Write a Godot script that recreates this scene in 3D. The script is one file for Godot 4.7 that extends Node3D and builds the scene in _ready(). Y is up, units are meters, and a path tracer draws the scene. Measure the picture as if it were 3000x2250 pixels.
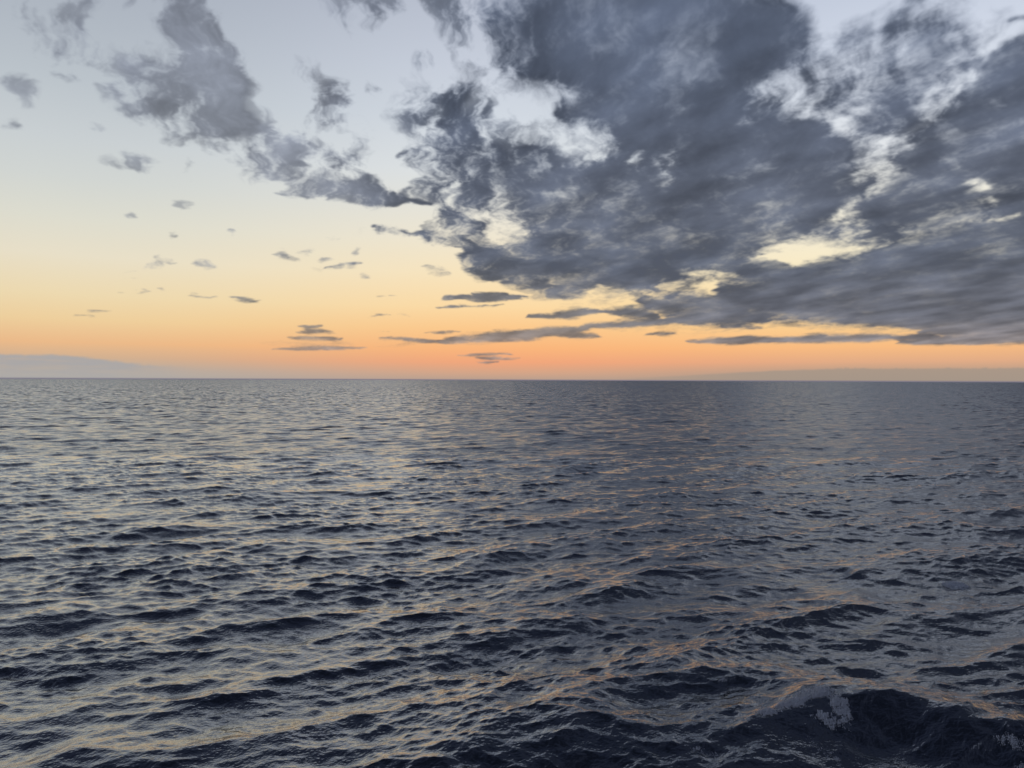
extends Node3D
# Open sea at dusk seen from a ship's deck: a computed sky of air and clouds, and a sea of real wave geometry.

const DECK := 15.0            # height of the eye above the water
const SKY_W := 4096
const SKY_H := 3072
const GRID := 0.1             # degrees per cell of the cloud cover grid
const GRID_W := 1200
const GRID_H := 420
const FAN_COLUMNS := 1001
const FAN_HALF := 0.96        # half width of the near water per metre of distance
const FAN_FROM := 23.0
const FAN_TO := 388.0
const SWITCH := 150.0         # where the short waves pass from geometry to relief
const TILE_A := 256.0
const TILE_B := 48.0

var cover := PackedFloat32Array()
var billow := FastNoiseLite.new()
var shred := FastNoiseLite.new()
var lump := FastNoiseLite.new()
var tuft := FastNoiseLite.new()
var bend := FastNoiseLite.new()
var band := FastNoiseLite.new()
var ELEVATIONS := [0.0, 0.5, 1.3, 2.3, 3.8, 5.4, 7.9, 10.3, 12.8, 15.2, 18.7, 22.0, 26.0, 35.0, 60.0, 90.0]
var AIR := []                 # four columns of colours: left, middle, right, away from the sun; unseen overhead keys darkened for the water
var patch_rows := []
var far_rows := []
var patch := Rect2i()
var ROWS := []                # distances of the rows of the near water
var row_points := []
var row_normals := []
var tile_a := []
var tile_b := []
var foam_rows := []


func _ready() -> void:
	var camera := Camera3D.new()
	camera.name = "camera"
	camera.fov = 53.06
	camera.near = 0.1
	camera.far = 60000.0
	camera.position = Vector3(0, DECK, 0)
	camera.rotation_degrees = Vector3(-0.335, 0, 0.207)
	add_child(camera)
	camera.current = true

	var environment := Environment.new()
	environment.background_mode = Environment.BG_SKY
	environment.tonemap_mode = Environment.TONE_MAPPER_LINEAR
	environment.tonemap_exposure = 1.0
	environment.background_energy_multiplier = 1.0
	environment.sdfgi_enabled = true
	environment.ssao_enabled = true
	environment.ssil_enabled = true
	var air := PanoramaSkyMaterial.new()
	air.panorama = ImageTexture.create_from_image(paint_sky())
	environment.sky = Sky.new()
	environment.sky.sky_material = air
	environment.sky_rotation = Vector3(0, PI, 0)
	var around := WorldEnvironment.new()
	around.name = "dusk_air"
	around.environment = environment
	add_child(around)

	build_sea()
	build_foam()


# ---------------------------------------------------------------- sky

func colours(numbers: Array) -> PackedColorArray:
	var out := PackedColorArray()
	for i in range(0, numbers.size(), 3):
		out.append(Color(numbers[i] / 255.0, numbers[i + 1] / 255.0, numbers[i + 2] / 255.0))
	return out


# One stroke of cloud cover between two directions (degrees right of the view, degrees up), r degrees thick, tapering to its ends.
func cloud(a1: float, e1: float, a2: float, e2: float, r: float, s: float) -> void:
	var from := Vector2(a1, e1)
	var along := Vector2(a2, e2) - from
	var length2 := maxf(along.length_squared(), 1e-6)
	var reach := r * 2.1
	var i0 := maxi(0, int((minf(a1, a2) - reach) / GRID) + GRID_W / 2)
	var i1 := mini(GRID_W - 1, int((maxf(a1, a2) + reach) / GRID) + GRID_W / 2 + 1)
	var j0 := maxi(0, int((minf(e1, e2) - reach) / GRID))
	var j1 := mini(GRID_H - 1, int((maxf(e1, e2) + reach) / GRID) + 1)
	var taper := clampf(along.length() / r * 0.12, 0.0, 0.7)
	for j in range(j0, j1 + 1):
		for i in range(i0, i1 + 1):
			var p := Vector2((i - GRID_W / 2) * GRID, j * GRID) - from
			var t := clampf(p.dot(along) / length2, 0.0, 1.0)
			var d := (p - along * t).length() / (r * (1.0 - taper * (2.0 * t - 1.0) ** 2))
			var k := clampf((2.1 - d) / 1.8, 0.0, 1.0)
			k = k * k * (3.0 - 2.0 * k) * absf(s)
			var at := j * GRID_W + i
			if s > 0.0:
				cover[at] = 1.0 - (1.0 - cover[at]) * (1.0 - minf(k, 1.0))
			else:
				cover[at] = cover[at] * (1.0 - minf(k, 1.0)) - maxf(0.0, k - 1.0)


func cover_at(a: float, e: float) -> float:
	var x := a / GRID + GRID_W / 2
	var y := e / GRID
	if x < 0.0 or y < 0.0 or x >= GRID_W - 1 or y >= GRID_H - 1:
		return 0.0
	var i := int(x)
	var j := int(y)
	var at := j * GRID_W + i
	x -= i
	y -= j
	return lerpf(lerpf(cover[at], cover[at + 1], x), lerpf(cover[at + GRID_W], cover[at + GRID_W + 1], x), y)


func air_at(a: float, e: float) -> Color:
	var n := 0
	while n < 14 and e > ELEVATIONS[n + 1]:
		n += 1
	var t: float = clampf((e - ELEVATIONS[n]) / (ELEVATIONS[n + 1] - ELEVATIONS[n]), 0.0, 1.0)
	var l: Color = AIR[0][n].lerp(AIR[0][n + 1], t)
	var m: Color = AIR[1][n].lerp(AIR[1][n + 1], t)
	var r: Color = AIR[2][n].lerp(AIR[2][n + 1], t)
	var c := m.lerp(l, smoothstep(0.0, 31.0, -a)) if a < 0.0 else m.lerp(r, smoothstep(0.0, 28.0, a))
	var back: Color = AIR[3][n].lerp(AIR[3][n + 1], t)
	return c.lerp(back, smoothstep(30.0, 95.0, absf(a)))


func sky_at(a: float, e: float) -> Color:
	var base := air_at(a, e)
	var d := Vector3(sin(deg_to_rad(a)) * cos(deg_to_rad(e)), sin(deg_to_rad(e)), -cos(deg_to_rad(a)) * cos(deg_to_rad(e)))
	var flat := Vector2(d.x, d.z) / (d.y + 0.11)
	# ragged edges: look the cover up a little way off
	var size := clampf(e / 14.0, 0.03, 1.0)
	var wx := bend.get_noise_2d(flat.x * 3.0, flat.y * 3.0)
	var wy := bend.get_noise_2d(flat.x * 3.0 + 71.0, flat.y * 3.0 - 33.0)
	var m := cover_at(a + wx * 0.9 * sqrt(size), e + wy * 0.7 * size)
	# clouds that go on beyond the frame: an unseen deck, made thick right and overhead to darken the water, thin to the left
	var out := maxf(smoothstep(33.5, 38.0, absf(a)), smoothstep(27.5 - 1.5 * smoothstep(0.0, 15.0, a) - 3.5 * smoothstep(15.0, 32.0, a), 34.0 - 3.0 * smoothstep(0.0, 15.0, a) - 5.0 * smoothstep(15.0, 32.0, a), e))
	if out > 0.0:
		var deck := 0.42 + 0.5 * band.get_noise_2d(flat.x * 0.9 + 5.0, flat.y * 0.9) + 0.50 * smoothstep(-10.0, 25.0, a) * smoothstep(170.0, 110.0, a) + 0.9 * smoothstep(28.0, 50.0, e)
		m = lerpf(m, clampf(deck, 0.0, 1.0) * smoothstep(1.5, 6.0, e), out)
	# the deck is combed towards the right of the view; to the left it is loose puffs
	var comb := Vector2(flat.dot(Vector2(0.30, 0.955)) * 0.62, flat.dot(Vector2(0.955, -0.30)) * 1.15)
	var combed := smoothstep(-6.0, 8.0, a) * 0.34
	var puff := Vector2(a * 0.46 + wx * 0.5, 10.0 * log(e + 2.5) + wy * 0.5)
	var n := lerpf(lump.get_noise_2d(puff.x, puff.y), billow.get_noise_2d(comb.x + 9.0, comb.y), combed)
	var f := lerpf(tuft.get_noise_2d(puff.x, puff.y), shred.get_noise_2d(comb.x + 0.05 * wx, comb.y + 0.05 * wy), combed)
	# low, far clouds are thin strips that the noise must not tear apart
	var strip := smoothstep(2.0, 12.0, e)
	var loose := pow(m, 0.8)
	var core := smoothstep(0.7, 0.97, m) * lerpf(0.45, 1.0, combed / 0.34)
	var soft := smoothstep(14.0, 24.0, e) * combed * 2.6  # the near, high deck is smoother
	var q := loose * 1.02 - 0.27 + (n * lerpf(0.2, 0.62, strip) * (1.0 - 0.3 * core) + f * lerpf(0.65, 1.2, strip) * (1.0 - lerpf(0.85, 0.62, strip) * core) * (1.0 - 0.5 * soft)) * smoothstep(0.0, 0.3, m)
	if q > 0.0:
		var tau := q * q * 5.0 + q * lerpf(1.1, 0.7, soft)
		var dense := (1.0 - exp(-tau)) * lerpf(0.5, 1.0, smoothstep(0.2, 0.8, m)) * lerpf(0.82, 1.0, smoothstep(-22.0, -4.0, a)) * lerpf(0.82, 1.0, smoothstep(4.0, 10.0, e + maxf(0.0, a) * 0.3))
		var dark := Color8(86, 96, 116).lerp(Color8(93, 100, 116), smoothstep(24.0, 11.0, e)).lerp(Color8(34, 40, 55), smoothstep(26.0 - 3.0 * smoothstep(10.0, 32.0, a), 52.0 - 12.0 * smoothstep(10.0, 32.0, a), e)).lerp(Color8(103, 107, 120), smoothstep(9.0, 4.5, e)).lerp(Color8(146, 139, 141), smoothstep(4.6, 1.6, e))  # unseen overhead clouds darkened too, for darker reflections in the water
		# left clouds are thinner and lit through
		dark = dark.lerp(Color8(136, 142, 156), smoothstep(-4.0, -16.0, a) * smoothstep(4.0, 9.0, e) * smoothstep(44.0, 25.0, e) * 0.85)
		dark = dark.lerp(Color8(58, 65, 82), smoothstep(34.0, 42.0, a) * smoothstep(4.0, 10.0, e) * smoothstep(42.0, 26.0, e) * smoothstep(170.0, 110.0, a))  # unseen clouds off to the right, darkened to deepen the water's reflections
		dark = dark.lerp(Color8(104, 111, 130), smoothstep(70.0, 120.0, absf(a)) * smoothstep(18.0, 26.0, e) * smoothstep(50.0, 32.0, e))  # unseen clouds behind the view, lightened to brighten the foam
		var tone := 0.98 + 0.24 * band.get_noise_2d(comb.x * 2.6, comb.y * 2.6) - 0.20 * n - 0.26 * f * (1.0 - 0.6 * soft) * (1.0 - 0.75 * core)
		dark = Color(dark.r * tone, dark.g * tone, dark.b * tone)
		dark = dark.lerp(base, smoothstep(40.0, 62.0, e) * 0.8)
		var rim := dark.lerp(base, 0.42)
		var body := rim.lerp(dark, smoothstep(0.2, 3.6, tau))
		base = base.lerp(body, dense * 0.985)
	# banks far off on the horizon
	var streak := shred.get_noise_2d(a * 0.03, e * 0.35 + 3.0)
	var top := 0.92 + 0.62 * smoothstep(-24.0, -31.0, a) + 0.10 * wx + 0.10 * shred.get_noise_2d(a * 0.12, 3.0)
	var heap := 0.86 + 0.14 * maxf(0.0, shred.get_noise_2d(a * 0.9, 9.0)) * smoothstep(20.0, 24.0, a) + 0.05 * wx
	var right := heap * smoothstep(3.0, 24.0, a)
	var l := smoothstep(0.0, 0.2, top - e) * smoothstep(-22.0, -27.5, a) * smoothstep(-150.0, -60.0, a)
	l *= clampf(lerpf(0.42, 1.0, smoothstep(0.45, 0.95, e + 0.02 * (a + 30.0))) + 0.5 * streak, 0.0, 1.0)
	base = base.lerp(Color8(166, 166, 169), l * 0.85)
	var r := smoothstep(0.0, 0.10, right - e) * smoothstep(150.0, 60.0, a)
	base = base.lerp(Color8(166, 150, 136), r * 0.85 * smoothstep(2.0, 20.0, a))
	return base.srgb_to_linear()


func patch_row(n: int) -> void:
	var e := 90.0 - (patch.position.y + n + 0.5) * 180.0 / SKY_H
	var out := PackedFloat32Array()
	out.resize(patch.size.x * 3)
	for i in patch.size.x:
		var c := sky_at((patch.position.x + i + 0.5) * 360.0 / SKY_W - 180.0, e)
		out[i * 3] = c.r
		out[i * 3 + 1] = c.g
		out[i * 3 + 2] = c.b
	patch_rows[n] = out


func far_row(n: int) -> void:
	var w := SKY_W / 4
	var e := maxf(0.0, 90.0 - (n + 0.5) * 720.0 / SKY_H)
	var out := PackedFloat32Array()
	out.resize(w * 3)
	for i in w:
		var c := sky_at((i + 0.5) * 360.0 / w - 180.0, e) if n <= SKY_H / 8 or i == 0 else Color(out[0], out[1], out[2])
		out[i * 3] = c.r
		out[i * 3 + 1] = c.g
		out[i * 3 + 2] = c.b
	far_rows[n] = out


func picture(rows: Array, w: int) -> Image:
	var all := PackedFloat32Array()
	for r in rows:
		all.append_array(r)
	return Image.create_from_data(w, rows.size(), false, Image.FORMAT_RGBF, all.to_byte_array())


func spread(task: Callable, count: int) -> void:
	WorkerThreadPool.wait_for_group_task_completion(WorkerThreadPool.add_group_task(task, count, -1, true))


func noise(n: FastNoiseLite, number: int, frequency: float, octaves: int, gain: float, kind := FastNoiseLite.TYPE_SIMPLEX_SMOOTH) -> void:
	n.seed = number
	n.noise_type = kind
	n.frequency = frequency
	n.fractal_type = FastNoiseLite.FRACTAL_FBM
	n.fractal_octaves = octaves
	n.fractal_gain = gain


func paint_sky() -> Image:
	noise(billow, 11, 3.4, 6, 0.62)
	noise(shred, 23, 9.0, 6, 0.64)
	noise(lump, 67, 0.2, 6, 0.62)
	noise(tuft, 71, 0.6, 6, 0.72)
	noise(bend, 37, 1.0, 4, 0.55)
	noise(band, 51, 1.0, 3, 0.5)
	AIR = [
		colours([176, 172, 167, 182, 172, 162, 208, 176, 146, 235, 186, 138, 238, 207, 157, 237, 217, 176, 232, 223, 200, 221, 220, 207, 209, 213, 210, 201, 207, 210, 187, 195, 202, 176, 184, 194, 165, 173, 186, 112, 123, 147, 46, 54, 76, 21, 26, 38]),
		colours([188, 160, 142, 212, 165, 136, 242, 167, 124, 250, 182, 124, 252, 201, 141, 252, 218, 165, 248, 228, 190, 240, 230, 208, 230, 228, 219, 222, 226, 228, 210, 217, 226, 200, 207, 220, 186, 193, 208, 118, 129, 154, 48, 56, 78, 21, 26, 38]),
		colours([165, 150, 137, 180, 155, 137, 225, 172, 135, 248, 188, 130, 252, 208, 146, 252, 222, 165, 250, 236, 200, 244, 236, 214, 236, 234, 224, 228, 231, 234, 218, 224, 234, 206, 214, 229, 190, 199, 217, 118, 129, 154, 48, 56, 78, 21, 26, 38]),
		colours([122, 119, 130, 124, 120, 132, 127, 122, 137, 128, 124, 141, 126, 125, 143, 122, 124, 144, 116, 121, 143, 111, 118, 142, 107, 115, 140, 104, 113, 139, 99, 109, 136, 104, 115, 142, 116, 127, 153, 112, 123, 150, 44, 51, 70, 21, 26, 38]),
	]
	cover.resize(GRID_W * GRID_H)
	lay_clouds()
	var per := SKY_W / 360.0
	patch = Rect2i(int(SKY_W / 2 - 52 * per), int(SKY_H / 2 - 36.0 * SKY_H / 180.0), int(104 * per), int(36.0 * SKY_H / 180.0))
	patch_rows.resize(patch.size.y)
	far_rows.resize(SKY_H / 4)
	spread(patch_row, patch.size.y)
	spread(far_row, SKY_H / 4)
	var whole := picture(far_rows, SKY_W / 4)
	whole.resize(SKY_W, SKY_H, Image.INTERPOLATE_BILINEAR)
	whole.blit_rect(picture(patch_rows, patch.size.x), Rect2i(Vector2i.ZERO, patch.size), patch.position)
	patch_rows.clear()
	far_rows.clear()
	return whole


func lay_clouds() -> void:
	cloud(-23.06, 24.29, -22.17, 22.02, 1.53, 0.90)
	cloud(-22.11, 22.03, -20.98, 19.39, 1.67, 1.00)
	cloud(-21.04, 20.51, -20.86, 18.40, 1.68, 1.00)
	cloud(-20.98, 18.10, -20.37, 17.14, 0.65, 0.70)
	cloud(-25.76, 20.11, -23.92, 19.14, 1.06, 0.85)
	cloud(-24.92, 19.42, -23.05, 18.41, 0.95, 0.80)
	cloud(-26.95, 18.14, -25.90, 17.60, 0.87, 0.50)
	cloud(-25.90, 17.46, -22.46, 18.00, 0.82, 0.45)
	cloud(-19.71, 17.74, -18.23, 17.21, 0.46, 0.90)
	cloud(-32.45, 21.71, -30.95, 21.28, 0.88, 0.42)
	cloud(-29.67, 22.69, -29.15, 21.90, 0.75, 0.40)
	cloud(-28.88, 22.85, -26.46, 23.31, 0.67, 0.42)
	cloud(-30.57, 19.93, -29.93, 19.13, 0.83, 0.50)
	cloud(-28.88, 21.04, -28.49, 20.45, 0.67, 0.55)
	cloud(-32.74, 17.42, -32.08, 17.28, 0.73, 0.50)
	cloud(-33.22, 15.40, -32.69, 15.43, 0.38, 0.55)
	cloud(-28.88, 15.90, -28.62, 15.89, 0.36, 0.55)
	cloud(-26.31, 14.26, -25.34, 14.32, 0.56, 0.55)
	cloud(-27.68, 13.80, -27.27, 13.65, 0.43, 0.35)
	cloud(-22.75, 13.98, -22.31, 13.73, 0.51, 0.35)
	cloud(-23.33, 11.61, -22.75, 11.66, 0.29, 0.38)
	cloud(-24.06, 16.13, -23.28, 15.93, 0.44, 0.42)
	cloud(-22.17, 16.36, -20.97, 16.78, 0.64, 0.42)
	cloud(-21.27, 15.27, -20.67, 15.33, 0.48, 0.35)
	cloud(-17.60, 17.27, -15.71, 16.68, 0.79, 0.62)
	cloud(-18.22, 15.56, -16.34, 14.95, 0.86, 0.65)
	cloud(-16.97, 16.58, -15.06, 15.82, 0.73, 0.60)
	cloud(-14.10, 18.32, -12.47, 18.74, 1.01, 0.50)
	cloud(-13.46, 20.01, -12.47, 19.49, 0.81, 0.58)
	cloud(-10.99, 20.19, -10.49, 20.22, 0.47, 0.40)
	cloud(-15.23, 21.02, -14.82, 21.06, 0.67, 0.48)
	cloud(-16.34, 14.02, -11.80, 13.77, 0.67, 0.75)
	cloud(-12.79, 15.82, -11.31, 14.81, 0.88, 0.62)
	cloud(-11.80, 13.84, -8.46, 13.09, 0.68, 0.80)
	cloud(-8.80, 13.20, -6.09, 12.84, 0.24, 0.80)
	cloud(-16.97, 13.26, -9.81, 13.13, 0.54, 0.62)
	cloud(-19.46, 14.84, -17.60, 14.33, 0.65, 0.36)
	cloud(-6.97, 22.33, -6.29, 22.42, 0.41, 0.42)
	cloud(-12.82, 25.19, -10.84, 24.66, 1.08, 0.50)
	cloud(-9.84, 25.70, -9.17, 25.61, 0.85, 0.42)
	cloud(-7.46, 18.27, -6.45, 19.07, 0.62, 0.42)
	cloud(-5.26, 19.87, -3.72, 20.37, 0.69, 0.50)
	cloud(-6.38, 19.98, -6.11, 20.14, 0.34, 0.45)
	cloud(-4.40, 18.37, -3.37, 16.99, 1.10, 0.70)
	cloud(-3.37, 18.55, -1.66, 19.04, 0.62, 0.42)
	cloud(-5.42, 16.63, -1.64, 15.12, 1.51, 0.85)
	cloud(-8.30, 16.06, -6.10, 15.82, 0.55, 0.72)
	cloud(-6.43, 14.22, -5.07, 13.45, 0.96, 0.68)
	cloud(-3.87, 13.21, -2.15, 13.66, 0.69, 1.00)
	cloud(-1.64, 14.64, 3.18, 14.31, 1.38, 1.00)
	cloud(1.45, 16.40, 3.17, 15.91, 0.86, 0.62)
	cloud(3.18, 14.15, 9.97, 14.63, 1.54, 1.00)
	cloud(-2.33, 16.07, -0.26, 14.81, 1.03, 0.80)
	cloud(-8.29, 13.03, -7.62, 13.86, 0.27, 0.50)
	cloud(-10.47, 11.06, -7.10, 10.68, 0.27, 0.72)
	cloud(-7.10, 10.78, -3.69, 10.19, 0.69, 0.90)
	cloud(-5.06, 11.82, -2.66, 10.86, 0.89, 0.90)
	cloud(-3.68, 9.85, 1.49, 8.21, 1.03, 1.00)
	cloud(-0.93, 9.55, 6.63, 7.84, 1.55, 1.00)
	cloud(1.47, 12.21, 13.29, 11.29, 2.56, 1.00)
	cloud(4.92, 8.87, 11.66, 8.41, 1.64, 1.00)
	cloud(6.61, 10.84, 19.62, 11.27, 2.69, 1.00)
	cloud(13.30, 9.35, 17.14, 9.83, 1.16, 1.00)
	cloud(19.62, 11.27, 22.60, 13.19, 1.93, 1.00)
	cloud(11.64, 13.29, 22.59, 15.28, 1.98, 1.00)
	cloud(-0.94, 12.79, 0.09, 12.54, 0.55, -0.60)
	cloud(-1.63, 10.88, -0.59, 10.72, 0.41, -0.60)
	cloud(-6.58, 8.20, -4.88, 7.82, 0.34, 0.45)
	cloud(-3.68, 8.85, -1.61, 7.52, 0.55, 0.60)
	cloud(-1.61, 7.59, 2.52, 6.86, 0.38, 0.65)
	cloud(2.53, 6.35, 6.63, 7.24, 0.55, 0.82)
	cloud(6.63, 7.17, 10.00, 7.05, 0.48, 0.80)
	cloud(-0.99, 25.64, 1.42, 24.52, 1.90, 0.78)
	cloud(-5.62, 25.80, -3.05, 24.77, 1.31, 0.46)
	cloud(1.42, 24.52, 6.55, 25.24, 3.10, 1.00)
	cloud(6.55, 24.68, 18.00, 23.51, 3.20, 1.00)
	cloud(4.17, 23.04, 9.94, 21.06, 2.12, 1.00)
	cloud(8.25, 21.73, 16.45, 21.15, 2.53, 1.00)
	cloud(16.44, 22.29, 20.15, 22.97, 1.64, 0.90)
	cloud(9.94, 20.17, 13.26, 16.95, 2.30, 1.00)
	cloud(11.61, 18.88, 15.51, 18.01, 1.68, 1.00)
	cloud(8.78, 17.18, 10.96, 16.71, 1.09, 1.00)
	cloud(3.67, 19.18, 6.57, 19.35, 0.82, 0.85)
	cloud(7.25, 19.09, 9.95, 18.36, 1.36, 0.80)
	cloud(-0.64, 22.94, 1.43, 22.35, 0.97, 0.50)
	cloud(0.91, 21.86, 1.95, 21.76, 0.52, 0.42)
	cloud(9.02, 15.99, 9.23, 15.60, 0.41, -0.50)
	cloud(17.41, 17.55, 20.79, 18.25, 0.59, -0.80)
	cloud(17.09, 18.62, 19.27, 18.26, 0.92, 0.36)
	cloud(20.01, 21.19, 22.56, 20.17, 0.96, 0.42)
	cloud(16.16, 16.45, 21.10, 16.90, 1.37, 0.95)
	cloud(14.89, 15.31, 22.59, 14.39, 1.89, 1.00)
	cloud(21.83, 18.13, 23.59, 18.58, 0.57, 0.50)
	cloud(24.03, 16.92, 27.10, 17.31, 0.93, 0.75)
	cloud(25.44, 18.52, 27.91, 18.57, 0.68, 0.55)
	cloud(25.03, 15.36, 25.46, 14.82, 0.62, -0.95)
	cloud(24.62, 14.04, 23.99, 13.21, 0.41, -0.70)
	cloud(24.20, 11.85, 22.61, 10.70, 0.22, -0.75)
	cloud(32.02, 19.84, 39.46, 20.22, 0.89, 0.85)
	cloud(30.26, 19.52, 39.47, 18.33, 0.73, 0.80)
	cloud(29.51, 15.72, 39.48, 17.13, 1.92, 1.00)
	cloud(27.12, 14.20, 39.51, 13.35, 2.15, 1.00)
	cloud(26.59, 12.22, 30.82, 12.61, 1.51, 1.00)
	cloud(32.03, 18.01, 39.49, 16.10, 1.95, 1.00)
	cloud(24.92, 11.63, 39.54, 8.90, 1.39, 0.75)
	cloud(27.20, 23.72, 27.61, 23.34, 0.43, 0.45)
	cloud(27.89, 21.65, 29.34, 21.77, 0.67, 0.50)
	cloud(27.76, 21.02, 29.22, 20.63, 0.55, 0.42)
	cloud(32.62, 21.49, 39.45, 21.15, 0.39, 0.55)
	cloud(27.76, 19.73, 28.43, 19.84, 0.61, 0.65)
	cloud(26.11, 21.96, 26.80, 22.50, 0.56, 0.45)
	cloud(30.82, 12.39, 31.33, 12.21, 0.35, -0.42)
	cloud(31.58, 11.06, 32.20, 11.10, 0.26, -0.40)
	cloud(29.29, 9.85, 33.59, 10.38, 0.18, -0.70)
	cloud(23.21, 9.49, 28.23, 9.48, 0.25, -0.70)
	cloud(17.77, 8.78, 24.94, 8.09, 0.35, -0.80)
	cloud(24.94, 8.27, 30.33, 8.83, 0.21, -0.70)
	cloud(15.25, 7.91, 19.63, 7.93, 0.66, 0.85)
	cloud(19.33, 7.18, 39.55, 7.44, 1.43, 1.00)
	cloud(24.94, 7.84, 39.54, 9.34, 1.27, 1.00)
	cloud(15.26, 6.01, 39.56, 4.90, 1.21, 1.00)
	cloud(9.68, 5.78, 16.54, 5.00, 0.87, 0.90)
	cloud(19.03, 5.26, 39.57, 3.81, 0.77, 1.00)
	cloud(11.68, 4.42, 18.42, 4.37, 0.40, 1.00)
	cloud(7.65, 7.16, 11.01, 6.60, 0.41, 0.60)
	cloud(11.00, 6.83, 13.31, 7.21, 0.20, -0.60)
	cloud(1.15, 4.67, 7.32, 5.07, 0.28, 1.00)
	cloud(6.64, 5.14, 10.68, 4.70, 0.34, 1.00)
	cloud(-9.78, 3.01, -4.69, 2.79, 0.15, 0.95)
	cloud(-5.38, 2.82, 2.88, 3.37, 0.34, 1.00)
	cloud(-0.56, 3.26, 5.62, 3.82, 0.31, 1.00)
	cloud(2.88, 3.44, 6.31, 3.20, 0.24, 0.90)
	cloud(4.94, 3.92, 12.99, 4.40, 0.27, 1.00)
	cloud(12.67, 2.79, 20.27, 2.88, 0.23, 0.95)
	cloud(15.27, 2.87, 28.80, 2.90, 0.26, 1.00)
	cloud(26.65, 2.55, 39.58, 2.86, 0.34, 1.00)
	cloud(28.00, 3.25, 39.58, 3.10, 0.43, 0.95)
	cloud(26.36, 3.60, 30.87, 3.65, 0.24, 0.70)
	cloud(9.69, 3.35, 12.01, 3.44, 0.12, 0.80)
	cloud(15.27, 3.90, 18.11, 3.72, 0.13, 0.70)
	cloud(-5.04, 5.96, 1.15, 6.14, 0.21, 1.00)
	cloud(-2.99, 6.36, -0.58, 6.34, 0.17, 0.90)
	cloud(-5.72, 5.27, -0.57, 5.52, 0.12, 0.80)
	cloud(-15.68, 3.39, -12.93, 3.44, 0.17, 0.85)
	cloud(-15.36, 3.72, -13.91, 3.85, 0.13, 0.95)
	cloud(-16.47, 2.97, -12.43, 2.88, 0.12, 0.90)
	cloud(-17.26, 2.10, -10.78, 2.26, 0.13, 1.00)
	cloud(-4.17, 1.77, 0.13, 1.92, 0.11, 0.95)
	cloud(-2.63, 1.57, 0.65, 1.58, 0.10, 0.90)
	cloud(-2.80, 1.26, -0.97, 1.30, 0.08, 0.85)
	cloud(-6.57, 3.42, -3.84, 3.52, 0.09, 0.80)
	cloud(-25.75, 7.37, -23.47, 7.98, 0.25, 0.62)
	cloud(-25.05, 8.12, -24.48, 8.26, 0.13, 0.50)
	cloud(-27.05, 7.14, -26.17, 7.29, 0.09, 0.60)
	cloud(-26.86, 6.63, -25.19, 6.55, 0.09, 0.70)
	cloud(-22.30, 7.77, -21.20, 7.81, 0.26, 0.75)
	cloud(-17.27, 8.81, -15.69, 8.44, 0.30, 0.55)
	cloud(-15.21, 9.01, -14.57, 9.10, 0.23, 0.65)
	cloud(-14.40, 8.49, -13.17, 8.67, 0.22, 0.75)
	cloud(-13.59, 8.03, -11.29, 8.28, 0.17, 0.75)
	cloud(-11.12, 7.49, -10.52, 7.44, 0.14, 0.60)
	cloud(-22.60, 5.75, -22.09, 5.90, 0.13, 0.70)
	cloud(-22.68, 5.59, -21.02, 5.60, 0.10, 0.95)
	cloud(-20.36, 5.56, -18.21, 5.45, 0.09, 0.90)
	cloud(-24.91, 5.98, -24.48, 6.03, 0.09, 0.70)
	cloud(-26.17, 5.88, -25.39, 5.80, 0.07, 0.60)
	cloud(-27.27, 5.73, -26.86, 5.66, 0.07, 0.60)
	cloud(-29.01, 4.35, -27.59, 4.38, 0.06, 0.75)
	cloud(-29.79, 4.01, -28.48, 4.01, 0.05, 0.60)
	cloud(-10.12, 6.04, -8.61, 6.21, 0.10, 0.70)
	cloud(-8.44, 6.35, -7.26, 6.44, 0.07, 0.50)
	cloud(-10.62, 4.55, -9.11, 4.72, 0.08, 0.70)
	cloud(-8.44, 4.79, -7.25, 4.68, 0.09, 0.60)
	cloud(-9.95, 3.52, -8.94, 3.50, 0.07, 0.60)
	cloud(-20.51, 10.05, -20.12, 10.10, 0.13, 0.50)
	cloud(-26.72, 10.79, -26.17, 10.78, 0.19, 0.40)
	cloud(-23.91, 9.58, -23.56, 9.55, 0.16, 0.40)
	cloud(-13.27, 10.23, -12.61, 10.10, 0.20, 0.40)
	cloud(-11.79, 9.12, -11.19, 9.17, 0.17, 0.55)
	cloud(-16.97, 16.58, -11.80, 14.47, 2.00, 0.24)
	cloud(-22.17, 17.23, -16.97, 15.67, 1.30, 0.12)
	cloud(-7.13, 19.35, -0.27, 16.40, 2.75, 0.26)
	cloud(-0.27, 17.35, 6.59, 16.32, 2.07, 0.24)
	cloud(-3.69, 12.82, 1.47, 11.88, 2.07, 0.35)
	cloud(-3.68, 8.85, 3.21, 7.19, 1.03, 0.30)
	cloud(-13.76, 10.53, -8.79, 10.07, 0.85, 0.12)
	cloud(18.02, 20.13, 20.19, 17.88, 1.95, 0.28)
	cloud(19.57, 18.81, 25.43, 20.05, 1.91, 0.36)
	cloud(24.01, 19.42, 29.49, 19.39, 2.15, 0.38)
	cloud(24.00, 21.89, 32.01, 21.50, 1.82, 0.34)
	cloud(24.03, 16.00, 25.48, 12.33, 1.88, 0.50)
	cloud(25.48, 10.84, 39.53, 10.30, 1.73, 0.40)
	cloud(21.13, 10.55, 28.23, 9.12, 0.94, 0.50)
	cloud(13.30, 8.37, 21.15, 7.42, 0.72, 0.40)
	cloud(8.32, 6.98, 14.93, 7.33, 0.54, 0.45)
	cloud(1.49, 6.18, 10.01, 6.12, 0.62, 0.35)
	cloud(10.02, 4.10, 33.63, 3.55, 0.45, 0.30)
	cloud(-25.90, 18.99, -21.57, 17.59, 1.89, 0.22)
	cloud(-31.20, 20.20, -28.09, 19.99, 1.50, 0.12)
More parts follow.
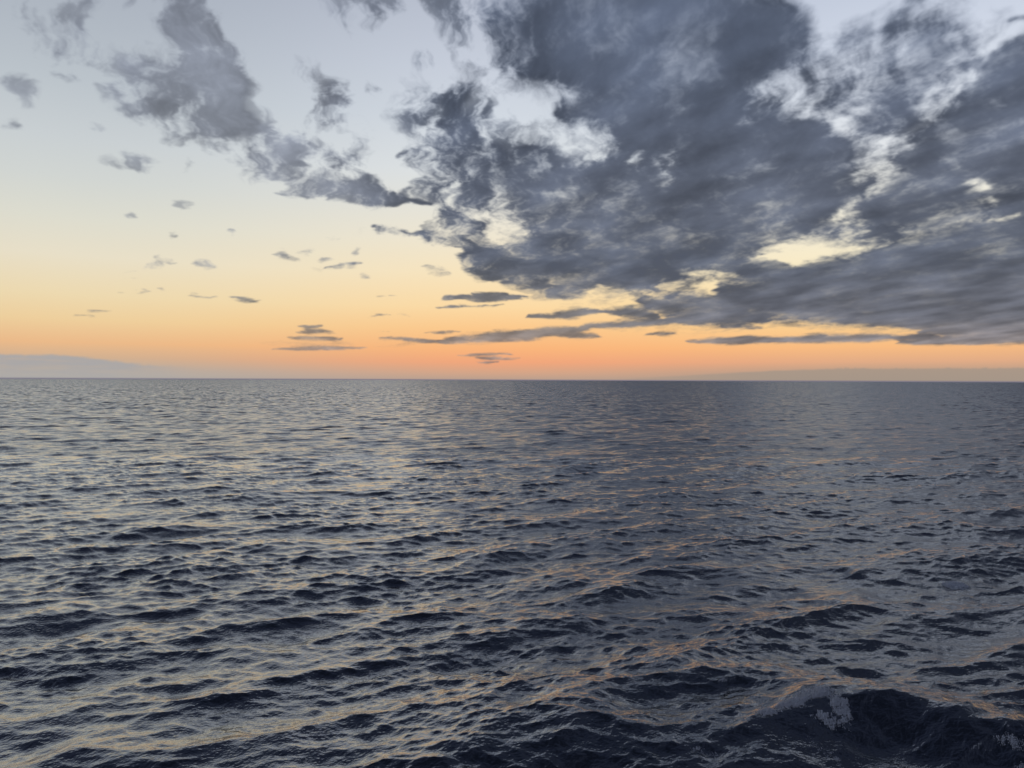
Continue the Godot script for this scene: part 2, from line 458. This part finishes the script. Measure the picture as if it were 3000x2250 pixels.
	cloud(-21.57, 16.42, -16.34, 14.80, 1.63, 0.16)
	cloud(-3.73, 23.03, 3.15, 21.60, 1.72, 0.24)
	cloud(4.19, 18.56, 10.63, 16.17, 1.71, 0.28)
	cloud(-15.37, 9.16, -11.13, 8.35, 0.84, 0.14)
	cloud(-3.66, 3.42, 16.54, 3.52, 0.48, 0.20)
	cloud(24.07, 10.65, 30.84, 9.48, 1.53, 0.40)
	cloud(16.52, 7.61, 39.56, 6.21, 0.90, 0.40)
	cloud(8.33, 5.29, 39.58, 3.36, 0.56, 0.50)
	cloud(13.28, 12.89, 25.48, 11.73, 1.95, 0.50)
	cloud(15.25, 6.67, 39.56, 5.69, 1.33, 0.80)
	cloud(13.32, 5.56, 39.57, 4.37, 0.91, 0.80)
	cloud(4.90, 12.51, 21.12, 12.40, 2.01, 0.80)
	cloud(1.48, 10.22, 14.92, 9.29, 1.37, 0.80)
	cloud(16.48, 15.82, 23.17, 15.22, 1.30, 0.60)
	cloud(4.16, 24.48, 18.01, 22.68, 2.37, 0.80)
	cloud(28.19, 15.48, 37.82, 14.49, 1.73, 0.70)
	cloud(24.87, 19.02, 29.74, 20.40, 1.68, 0.42)
	cloud(19.55, 21.66, 25.42, 21.67, 1.27, 0.25)
	cloud(26.84, 15.66, 30.53, 18.14, 1.03, 0.50)
	cloud(-2.67, 13.17, 1.47, 12.47, 0.90, 0.50)
	cloud(-18.20, 2.48, -7.08, 2.53, 0.30, 0.28)
	cloud(-25.89, 7.00, -13.75, 7.93, 0.52, 0.10)
	cloud(-27.00, 18.54, -22.17, 16.65, 1.07, 0.26)
	cloud(-20.68, 17.40, -13.77, 15.91, 1.19, 0.26)
	cloud(-18.22, 15.26, -9.81, 13.93, 1.00, 0.30)
	cloud(-13.78, 19.84, -11.15, 17.00, 1.35, 0.24)
	cloud(-32.20, 21.52, -27.82, 20.04, 1.49, 0.20)
	cloud(-7.13, 19.65, -0.27, 17.35, 1.72, 0.22)


# ---------------------------------------------------------------- sea

var fft_n := 0
var fft_re := []
var fft_im := []
var fft_out_re := []
var fft_out_im := []
var fft_cos := PackedFloat32Array()
var fft_sin := PackedFloat32Array()


func fft_row(row: int) -> void:
	var n := fft_n
	var a: PackedFloat32Array = fft_re[row].duplicate()
	var b: PackedFloat32Array = fft_im[row].duplicate()
	var j := 0
	for i in range(1, n):
		var bit := n >> 1
		while j & bit:
			j ^= bit
			bit >>= 1
		j ^= bit
		if i < j:
			var t := a[i]
			a[i] = a[j]
			a[j] = t
			t = b[i]
			b[i] = b[j]
			b[j] = t
	var half := 1
	while half < n:
		var step := n / (2 * half)
		for k in half:
			var c := fft_cos[k * step]
			var s := fft_sin[k * step]
			for i in range(k, n, 2 * half):
				var o := i + half
				var x := a[o] * c - b[o] * s
				var y := a[o] * s + b[o] * c
				a[o] = a[i] - x
				b[o] = b[i] - y
				a[i] += x
				b[i] += y
		half *= 2
	fft_out_re[row] = a
	fft_out_im[row] = b


func turn_row(row: int) -> void:
	var a := PackedFloat32Array()
	var b := PackedFloat32Array()
	a.resize(fft_n)
	b.resize(fft_n)
	for i in fft_n:
		a[i] = fft_out_re[i][row]
		b[i] = fft_out_im[i][row]
	fft_re[row] = a
	fft_im[row] = b


# rows of a spectrum in, [real rows, imaginary rows] of its sum of waves out (turned on its side twice, so as it was)
func sum_waves(re: Array, im: Array) -> Array:
	fft_n = re.size()
	fft_re = re
	fft_im = im
	fft_out_re.resize(fft_n)
	fft_out_im.resize(fft_n)
	fft_cos.resize(fft_n)
	fft_sin.resize(fft_n)
	for i in fft_n:
		fft_cos[i] = cos(TAU * i / fft_n)
		fft_sin[i] = sin(TAU * i / fft_n)
	for pass_number in 2:
		spread(fft_row, fft_n)
		fft_re = []
		fft_im = []
		fft_re.resize(fft_n)
		fft_im.resize(fft_n)
		spread(turn_row, fft_n)
	return [fft_re, fft_im]


# A patch of wind sea, n x n points over side metres, of waves between two lengths: [height, push x, push z] or, for relief, [slope x, slope z], each a list of rows.
func waves(n: int, side: float, longest: float, shortest: float, steep: float, number: int, slopes := false) -> Array:
	var random := RandomNumberGenerator.new()
	random.seed = number
	var dk := TAU / side
	var draw_re := []
	var draw_im := []
	for y in n:
		var a := PackedFloat32Array()
		var b := PackedFloat32Array()
		a.resize(n)
		b.resize(n)
		var kz := (y if y < n / 2 else y - n) * dk
		for x in n:
			var kx := (x if x < n / 2 else x - n) * dk
			var k := sqrt(kx * kx + kz * kz)
			if k < TAU / longest or k > TAU / shortest or k == 0.0:
				continue
			var toward := absf(kx * WIND.x + kz * WIND.y) / k
			var focus := clampf(5.0 * pow(k / PEAK, -0.4), 0.7, 5.0)
			var fan := pow(toward, 2.0 * focus) * (0.45 + 0.35 * focus) + 0.06
			var density: float = steep / TAU * 2.0 * fan * pow(k, -4.0) * exp(-1.25 * pow(PEAK / k, 2.0))
			var size := sqrt(density) * dk
			a[x] = random.randfn() * size
			b[x] = random.randfn() * size
		draw_re.append(a)
		draw_im.append(b)
	var h_re := []
	var h_im := []
	var p_re := []
	var p_im := []
	for y in n:
		var hr := PackedFloat32Array()
		var hi := PackedFloat32Array()
		var pr := PackedFloat32Array()
		var pi := PackedFloat32Array()
		hr.resize(n)
		hi.resize(n)
		pr.resize(n)
		pi.resize(n)
		var my := (n - y) % n
		var kz := (y if y < n / 2 else y - n) * dk
		for x in n:
			var mx := (n - x) % n
			var kx := (x if x < n / 2 else x - n) * dk
			var k := sqrt(kx * kx + kz * kz)
			if k > TAU / shortest or k < TAU / longest:
				continue
			var re: float = (draw_re[y][x] + draw_re[my][mx]) * 0.5
			var im: float = (draw_im[y][x] - draw_im[my][mx]) * 0.5
			hr[x] = re
			hi[x] = im
			# i k h / |k| (or i k h): the push along x plus i times the push along z
			var ux := kx if slopes else kx / k
			var uz := kz if slopes else kz / k
			pr[x] = -im * ux - re * uz
			pi[x] = re * ux - im * uz
		h_re.append(hr)
		h_im.append(hi)
		p_re.append(pr)
		p_im.append(pi)
	var push := sum_waves(p_re, p_im)
	if slopes:
		return push
	var lift := sum_waves(h_re, h_im)
	return [lift[0], push[0], push[1]]


const WIND := Vector2(0.47, 0.883)
const PEAK := TAU / 13.0


func look_up(t: Array, side: float, x: float, z: float) -> Vector3:
	var n: int = t[0].size()
	var u := fposmod(x / side, 1.0) * n
	var v := fposmod(z / side, 1.0) * n
	var i := int(u) % n
	var j := int(v) % n
	u -= int(u)
	v -= int(v)
	var i1 := (i + 1) % n
	var j1 := (j + 1) % n
	var a := (1.0 - u) * (1.0 - v)
	var b := u * (1.0 - v)
	var c := (1.0 - u) * v
	var d := u * v
	var h: Array = t[0]
	var p: Array = t[1]
	var q: Array = t[2]
	var h0: PackedFloat32Array = h[j]
	var h1: PackedFloat32Array = h[j1]
	var p0: PackedFloat32Array = p[j]
	var p1: PackedFloat32Array = p[j1]
	var q0: PackedFloat32Array = q[j]
	var q1: PackedFloat32Array = q[j1]
	return Vector3(p0[i] * a + p0[i1] * b + p1[i] * c + p1[i1] * d, h0[i] * a + h0[i1] * b + h1[i] * c + h1[i1] * d, q0[i] * a + q0[i1] * b + q1[i] * c + q1[i1] * d)


# The wave that the ship throws off: a ridge, steep towards the ship, through these points (right, away, height).
const RIDGE := [Vector3(-6.0, 29.5, 0.15), Vector3(0.5, 31.0, 0.45), Vector3(3.8, 32.4, 0.75), Vector3(7.5, 32.6, 0.45), Vector3(11.0, 33.0, 0.75), Vector3(14.7, 34.2, 1.25), Vector3(18.0, 32.8, 1.15), Vector3(22.0, 30.2, 0.9), Vector3(30.0, 25.0, 0.5)]


const SECOND := [Vector3(-3.0, 34.0, 0.1), Vector3(2.0, 35.4, 0.3), Vector3(5.5, 37.0, 0.45), Vector3(8.9, 38.6, 0.65), Vector3(13.0, 38.4, 0.45), Vector3(18.0, 36.6, 0.15)]


# The lift of a ridge that runs through these points (right, away, height), bent smoothly from one to the next.
func ridge(points: Array, x: float, away: float, behind: float, before: float, hollow: float) -> float:
	var last: int = points.size() - 1
	if x <= points[0].x - 6.0 or x >= points[last].x + 6.0:
		return 0.0
	var n := 0
	while n < last - 1 and x > points[n + 1].x:
		n += 1
	var t: float = clampf((x - points[n].x) / (points[n + 1].x - points[n].x), 0.0, 1.0)
	var p: Vector3 = points[n].cubic_interpolate(points[n + 1], points[maxi(n - 1, 0)], points[mini(n + 2, last)], t)
	var off: float = (away - p.y) * 0.95 + 0.25 * bend.get_noise_2d(x * 0.3, away * 0.3)
	var tall: float = p.z * smoothstep(points[0].x - 6.0, points[0].x, x) * smoothstep(points[last].x + 6.0, points[last].x, x)
	if off > 0.0:
		return tall * exp(-(off / behind) ** 2)
	return tall * ((1.0 + hollow) * exp(-(off / before) ** 2) - hollow * exp(-(off / (3.0 * before)) ** 2))


func wake(x: float, away: float) -> float:
	if away > 95.0:
		return 0.0
	# the ship's following waves, fading outwards
	var at := bend.get_noise_2d(x * 0.035, away * 0.035)
	var lift := 0.15 * (0.6 + 1.2 * at) * sin(TAU * (x * WIND.x - away * WIND.y) / 8.5 + 5.0 * at) * smoothstep(95.0, 50.0, away)
	if away < 50.0:
		lift += 1.15 * ridge(RIDGE, x, away, 3.0, 2.4, 0.35) + ridge(SECOND, x, away, 2.4, 1.7, 0.25)
	return lift


func fan_row(j: int) -> void:
	var away: float = ROWS[j]
	var short := smoothstep(SWITCH + 80.0, SWITCH - 50.0, away)
	var sink := -0.25 * smoothstep(FAN_TO - 3.0, FAN_TO, away)
	var out := PackedVector3Array()
	out.resize(FAN_COLUMNS)
	for i in FAN_COLUMNS:
		var x := (2.0 * i / (FAN_COLUMNS - 1) - 1.0) * FAN_HALF * away
		var m := look_up(tile_a, TILE_A, x, -away)
		if short > 0.0:
			# turned a little against the long waves, so that the two never repeat together
			var s := look_up(tile_b, TILE_B, x * 0.966 - away * 0.259, x * -0.259 - away * 0.966) * short * clampf(1.05 + 0.8 * bend.get_noise_2d(x * 0.03, away * 0.05 + 40.0), 0.65, 1.5)
			m += Vector3(s.x * 0.966 - s.z * 0.259, s.y, s.x * 0.259 + s.z * 0.966)
		out[i] = Vector3(x + m.x * CHOP, m.y + sink + wake(x, away), -away + m.z * CHOP)
	row_points[j] = out


const CHOP := 1.1


func fan_normal(j: int) -> void:
	var here: PackedVector3Array = row_points[j]
	var before: PackedVector3Array = row_points[maxi(j - 1, 0)]
	var after: PackedVector3Array = row_points[mini(j + 1, ROWS.size() - 1)]
	var out := PackedVector3Array()
	out.resize(FAN_COLUMNS)
	for i in FAN_COLUMNS:
		var across := here[mini(i + 1, FAN_COLUMNS - 1)] - here[maxi(i - 1, 0)]
		out[i] = across.cross(after[i] - before[i]).normalized()
	row_normals[j] = out


func sheet(points: Array, normals: Array, w: int, scale: float) -> ArrayMesh:
	var v := PackedVector3Array()
	var n := PackedVector3Array()
	for r in points:
		v.append_array(r)
	for r in normals:
		n.append_array(r)
	var uv := PackedVector2Array()
	uv.resize(v.size())
	for i in v.size():
		uv[i] = Vector2(v[i].x, v[i].z) / scale
	var index := PackedInt32Array()
	index.resize((points.size() - 1) * (w - 1) * 6)
	var k := 0
	for j in points.size() - 1:
		var at := j * w
		for i in w - 1:
			index[k] = at
			index[k + 1] = at + w
			index[k + 2] = at + 1
			index[k + 3] = at + 1
			index[k + 4] = at + w
			index[k + 5] = at + w + 1
			k += 6
			at += 1
	var arrays := []
	arrays.resize(Mesh.ARRAY_MAX)
	arrays[Mesh.ARRAY_VERTEX] = v
	arrays[Mesh.ARRAY_NORMAL] = n
	arrays[Mesh.ARRAY_TEX_UV] = uv
	arrays[Mesh.ARRAY_INDEX] = index
	var mesh := ArrayMesh.new()
	mesh.add_surface_from_arrays(Mesh.PRIMITIVE_TRIANGLES, arrays)
	return mesh


func water(relief: Array, roughness: float, coat_roughness: float) -> StandardMaterial3D:
	var n: int = relief[0].size()
	var bytes := PackedByteArray()
	bytes.resize(n * n * 3)
	var k := 0
	for y in n:
		var sx: PackedFloat32Array = relief[0][y]
		var sz: PackedFloat32Array = relief[1][y]
		for x in n:
			var d := Vector3(-sx[x], sz[x], 1.0).normalized()
			bytes[k] = int(clampf(d.x * 127.5 + 127.5, 0.0, 255.0))
			bytes[k + 1] = int(clampf(d.y * 127.5 + 127.5, 0.0, 255.0))
			bytes[k + 2] = int(clampf(d.z * 127.5 + 127.5, 0.0, 255.0))
			k += 3
	var m := StandardMaterial3D.new()
	m.albedo_color = Color(0.002, 0.004, 0.010).linear_to_srgb()
	m.refraction_enabled = true  # opaque, but with an index of refraction of its own
	m.refraction_scale = 0.22
	m.clearcoat_enabled = true
	m.clearcoat = 0.8
	m.clearcoat_roughness = coat_roughness
	m.roughness = roughness
	m.normal_enabled = true
	m.normal_texture = ImageTexture.create_from_image(Image.create_from_data(n, n, false, Image.FORMAT_RGB8, bytes))
	return m


func part(called: String, parent: Node3D, mesh: Mesh, material: Material) -> MeshInstance3D:
	var o := MeshInstance3D.new()
	o.name = called
	o.mesh = mesh
	o.material_override = material
	parent.add_child(o, true)
	return o


func build_sea() -> void:
	tile_a = waves(512, TILE_A, 60.0, 2.2, 0.0125, 4101)
	tile_b = waves(512, TILE_B, 2.2, 0.3, 0.022, 4102)
	var near_water := water(waves(512, 12.0, 0.3, 0.06, 0.012, 4103, true), 0.09, 0.14)
	var far_water := water(waves(1024, TILE_B, 2.2, 0.2, 0.009, 4104, true), 0.16, 0.26)

	var away := FAN_FROM
	while away < FAN_TO:
		ROWS.append(away)
		away += minf(away * 0.0032, 0.48)
	row_points.resize(ROWS.size())
	row_normals.resize(ROWS.size())
	spread(fan_row, ROWS.size())
	spread(fan_normal, ROWS.size())
	var sea := Node3D.new()
	sea.name = "sea"
	sea.set_meta("kind", "structure")
	sea.set_meta("label", "dark navy open sea with wind waves reaching to the horizon")
	add_child(sea)
	var cut := 0
	while ROWS[cut] < SWITCH:
		cut += 1
	part("near_water", sea, sheet(row_points.slice(0, cut + 1), row_normals.slice(0, cut + 1), FAN_COLUMNS, 12.0), near_water)
	part("middle_water", sea, sheet(row_points.slice(cut), row_normals.slice(cut), FAN_COLUMNS, TILE_B), far_water)

	# the same long waves, patch beside patch, out towards the horizon
	var n := 512
	var points := []
	for j in n + 1:
		var row := PackedVector3Array()
		row.resize(n + 1)
		for i in n + 1:
			var jj := j % n
			var ii := i % n
			var kk := (n - jj) % n
			row[i] = Vector3(i * TILE_A / n + tile_a[1][kk][ii] * CHOP, tile_a[0][kk][ii], -j * TILE_A / n + tile_a[2][kk][ii] * CHOP)
		points.append(row)
	var normals := []
	for j in n + 1:
		var row := PackedVector3Array()
		row.resize(n + 1)
		for i in n + 1:
			var jj := j % n
			var ii := i % n
			var across: Vector3 = points[jj][ii + 1] - (points[jj][ii - 1] if ii else points[jj][n - 1] - Vector3(TILE_A, 0, 0))
			var deep: Vector3 = points[jj + 1][ii] - (points[jj - 1][ii] if jj else points[n - 1][ii] + Vector3(0, 0, TILE_A))
			row[i] = across.cross(deep).normalized()
		normals.append(row)
	var places: Array[Transform3D] = []
	for j in range(-1, 48):
		for i in range(-48, 48):
			var middle := Vector2((i + 0.5) * TILE_A, (j + 0.5) * TILE_A)
			var wide := (absf(middle.x) - 160.0) / maxf(1.0, middle.y + 128.0)
			if middle.length() > 12300.0 or j > 3 and wide > 1.1 or j < 2 and absf(middle.x) > 800.0:
				continue
			places.append(Transform3D(Basis(), Vector3(i * TILE_A, (-1.1 if j > -2 and absf(i + 0.5) < 2.0 else -0.22) if j < 1 else 0.0, -j * TILE_A)))
	var many := MultiMesh.new()
	many.transform_format = MultiMesh.TRANSFORM_3D
	many.mesh = sheet(points, normals, n + 1, TILE_B * 16.0 / 16.0)
	many.instance_count = places.size()
	for i in places.size():
		many.set_instance_transform(i, places[i])
	var far := MultiMeshInstance3D.new()
	far.name = "far_water"
	far.multimesh = many
	far.material_override = far_water
	far.set_meta("kind", "structure")
	sea.add_child(far, true)



# ---------------------------------------------------------------- foam

# How thickly foam lies at a place on the water, 0 to 1: patches are (right, away, half length, half width, turn in degrees, strength).
func froth(x: float, away: float, patches: Array) -> float:
	var most := 0.0
	for p in patches:
		var d := Vector2(x - p[0], away - p[1]).rotated(deg_to_rad(-p[4]))
		var k: float = 1.0 - sqrt((d.x / p[2]) ** 2 + (d.y / p[3]) ** 2)
		if k > 0.0:
			most = maxf(most, minf(1.0, k * 1.6) * p[5])
	if most <= 0.0:
		return 0.0
	var torn := tuft.get_noise_2d(x * 2.2, away * 2.2) * 0.9 + shred.get_noise_2d(x * 0.4, away * 0.4) * 0.9
	return clampf(most * 1.15 + torn - 0.2, 0.0, 1.0)


func lay_foam(label: String, patches: Array, thick: float, size: float, number: int) -> void:
	var random := RandomNumberGenerator.new()
	random.seed = number
	var places: Array[Transform3D] = []
	for j in ROWS.size() - 1:
		var away: float = ROWS[j]
		var near := false
		for p in patches:
			near = near or absf(away - p[1]) < p[2] + p[3]
		if not near:
			continue
		var here: PackedVector3Array = row_points[j]
		var next: PackedVector3Array = row_points[j + 1]
		var slant: PackedVector3Array = row_normals[j]
		for i in FAN_COLUMNS - 1:
			var x := (2.0 * i / (FAN_COLUMNS - 1) - 1.0) * FAN_HALF * away
			var k := froth(x, away, patches)
			if k <= 0.0:
				continue
			var cell: float = (here[i + 1].x - here[i].x) * (ROWS[j + 1] - away)
			var count: float = k * k * thick * cell
			var whole := int(count) + (1 if random.randf() < count - int(count) else 0)
			for n in whole:
				var p := here[i].lerp(here[i + 1], random.randf()).lerp(next[i], random.randf())
				var r := size * lerpf(0.3, 1.5, random.randf() ** 2) * (0.6 + 0.4 * k)
				var up := slant[i]
				var lift := 0.3 * r + random.randf() ** 3 * 0.12 * k
				if k > 0.75 and random.randf() < 0.12:
					lift += random.randf() ** 2 * 0.16  # spray
					r *= 0.5
				var b := Basis(Vector3.UP.cross(up + Vector3(0.001, 0, 0)).normalized(), random.randf() * 0.5) * Basis(Vector3.UP, random.randf() * TAU)
				places.append(Transform3D(b.scaled_local(Vector3(r * random.randf_range(0.8, 1.8), r * 0.6, r)), p + up * lift))
	var bubble := SphereMesh.new()
	bubble.radius = 1.0
	bubble.height = 2.0
	bubble.radial_segments = 6
	bubble.rings = 2
	var m := MultiMesh.new()
	m.transform_format = MultiMesh.TRANSFORM_3D
	m.mesh = bubble
	m.instance_count = places.size()
	for n in places.size():
		m.set_instance_transform(n, places[n])
	var o := MultiMeshInstance3D.new()
	o.name = "foam"
	o.multimesh = m
	o.material_override = froth_material
	o.set_meta("kind", "stuff")
	o.set_meta("label", label)
	o.set_meta("category", "foam")
	add_child(o, true)


var froth_material := StandardMaterial3D.new()


func build_foam() -> void:
	froth_material.albedo_color = Color(0.93, 0.94, 0.95).linear_to_srgb()
	froth_material.roughness = 0.7
	froth_material.backlight_enabled = true
	froth_material.backlight = Color(0.5, 0.5, 0.5)
	lay_foam("white foam curling over the crest of the dark near wave", [
		[11.1, 32.85, 0.6, 0.4, 8.0, 0.9], [12.2, 33.35, 1.0, 0.45, 16.0, 1.15], [13.4, 33.9, 1.0, 0.5, 14.0, 1.2],
		[14.1, 33.1, 0.5, 0.9, 0.0, 0.75], [13.4, 32.4, 0.9, 0.4, -20.0, 0.6]], 30000.0, 0.017, 901)
	lay_foam("torn foam at the foot of the near wave by the right edge", [
		[19.9, 30.2, 1.0, 0.35, -25.0, 0.6], [20.0, 28.9, 1.0, 0.5, -20.0, 0.75]], 14000.0, 0.015, 902)
	lay_foam("thin foam streak on the face of the near wave below its curling crest", [
		[12.6, 30.9, 0.9, 0.25, -60.0, 0.55], [7.6, 30.6, 0.8, 0.2, -15.0, 0.45]], 9000.0, 0.014, 903)
	lay_foam("small whitecap on the grey water further out near the right edge", [
		[33.0, 57.0, 1.1, 0.9, 12.0, 1.4]], 9000.0, 0.034, 904)
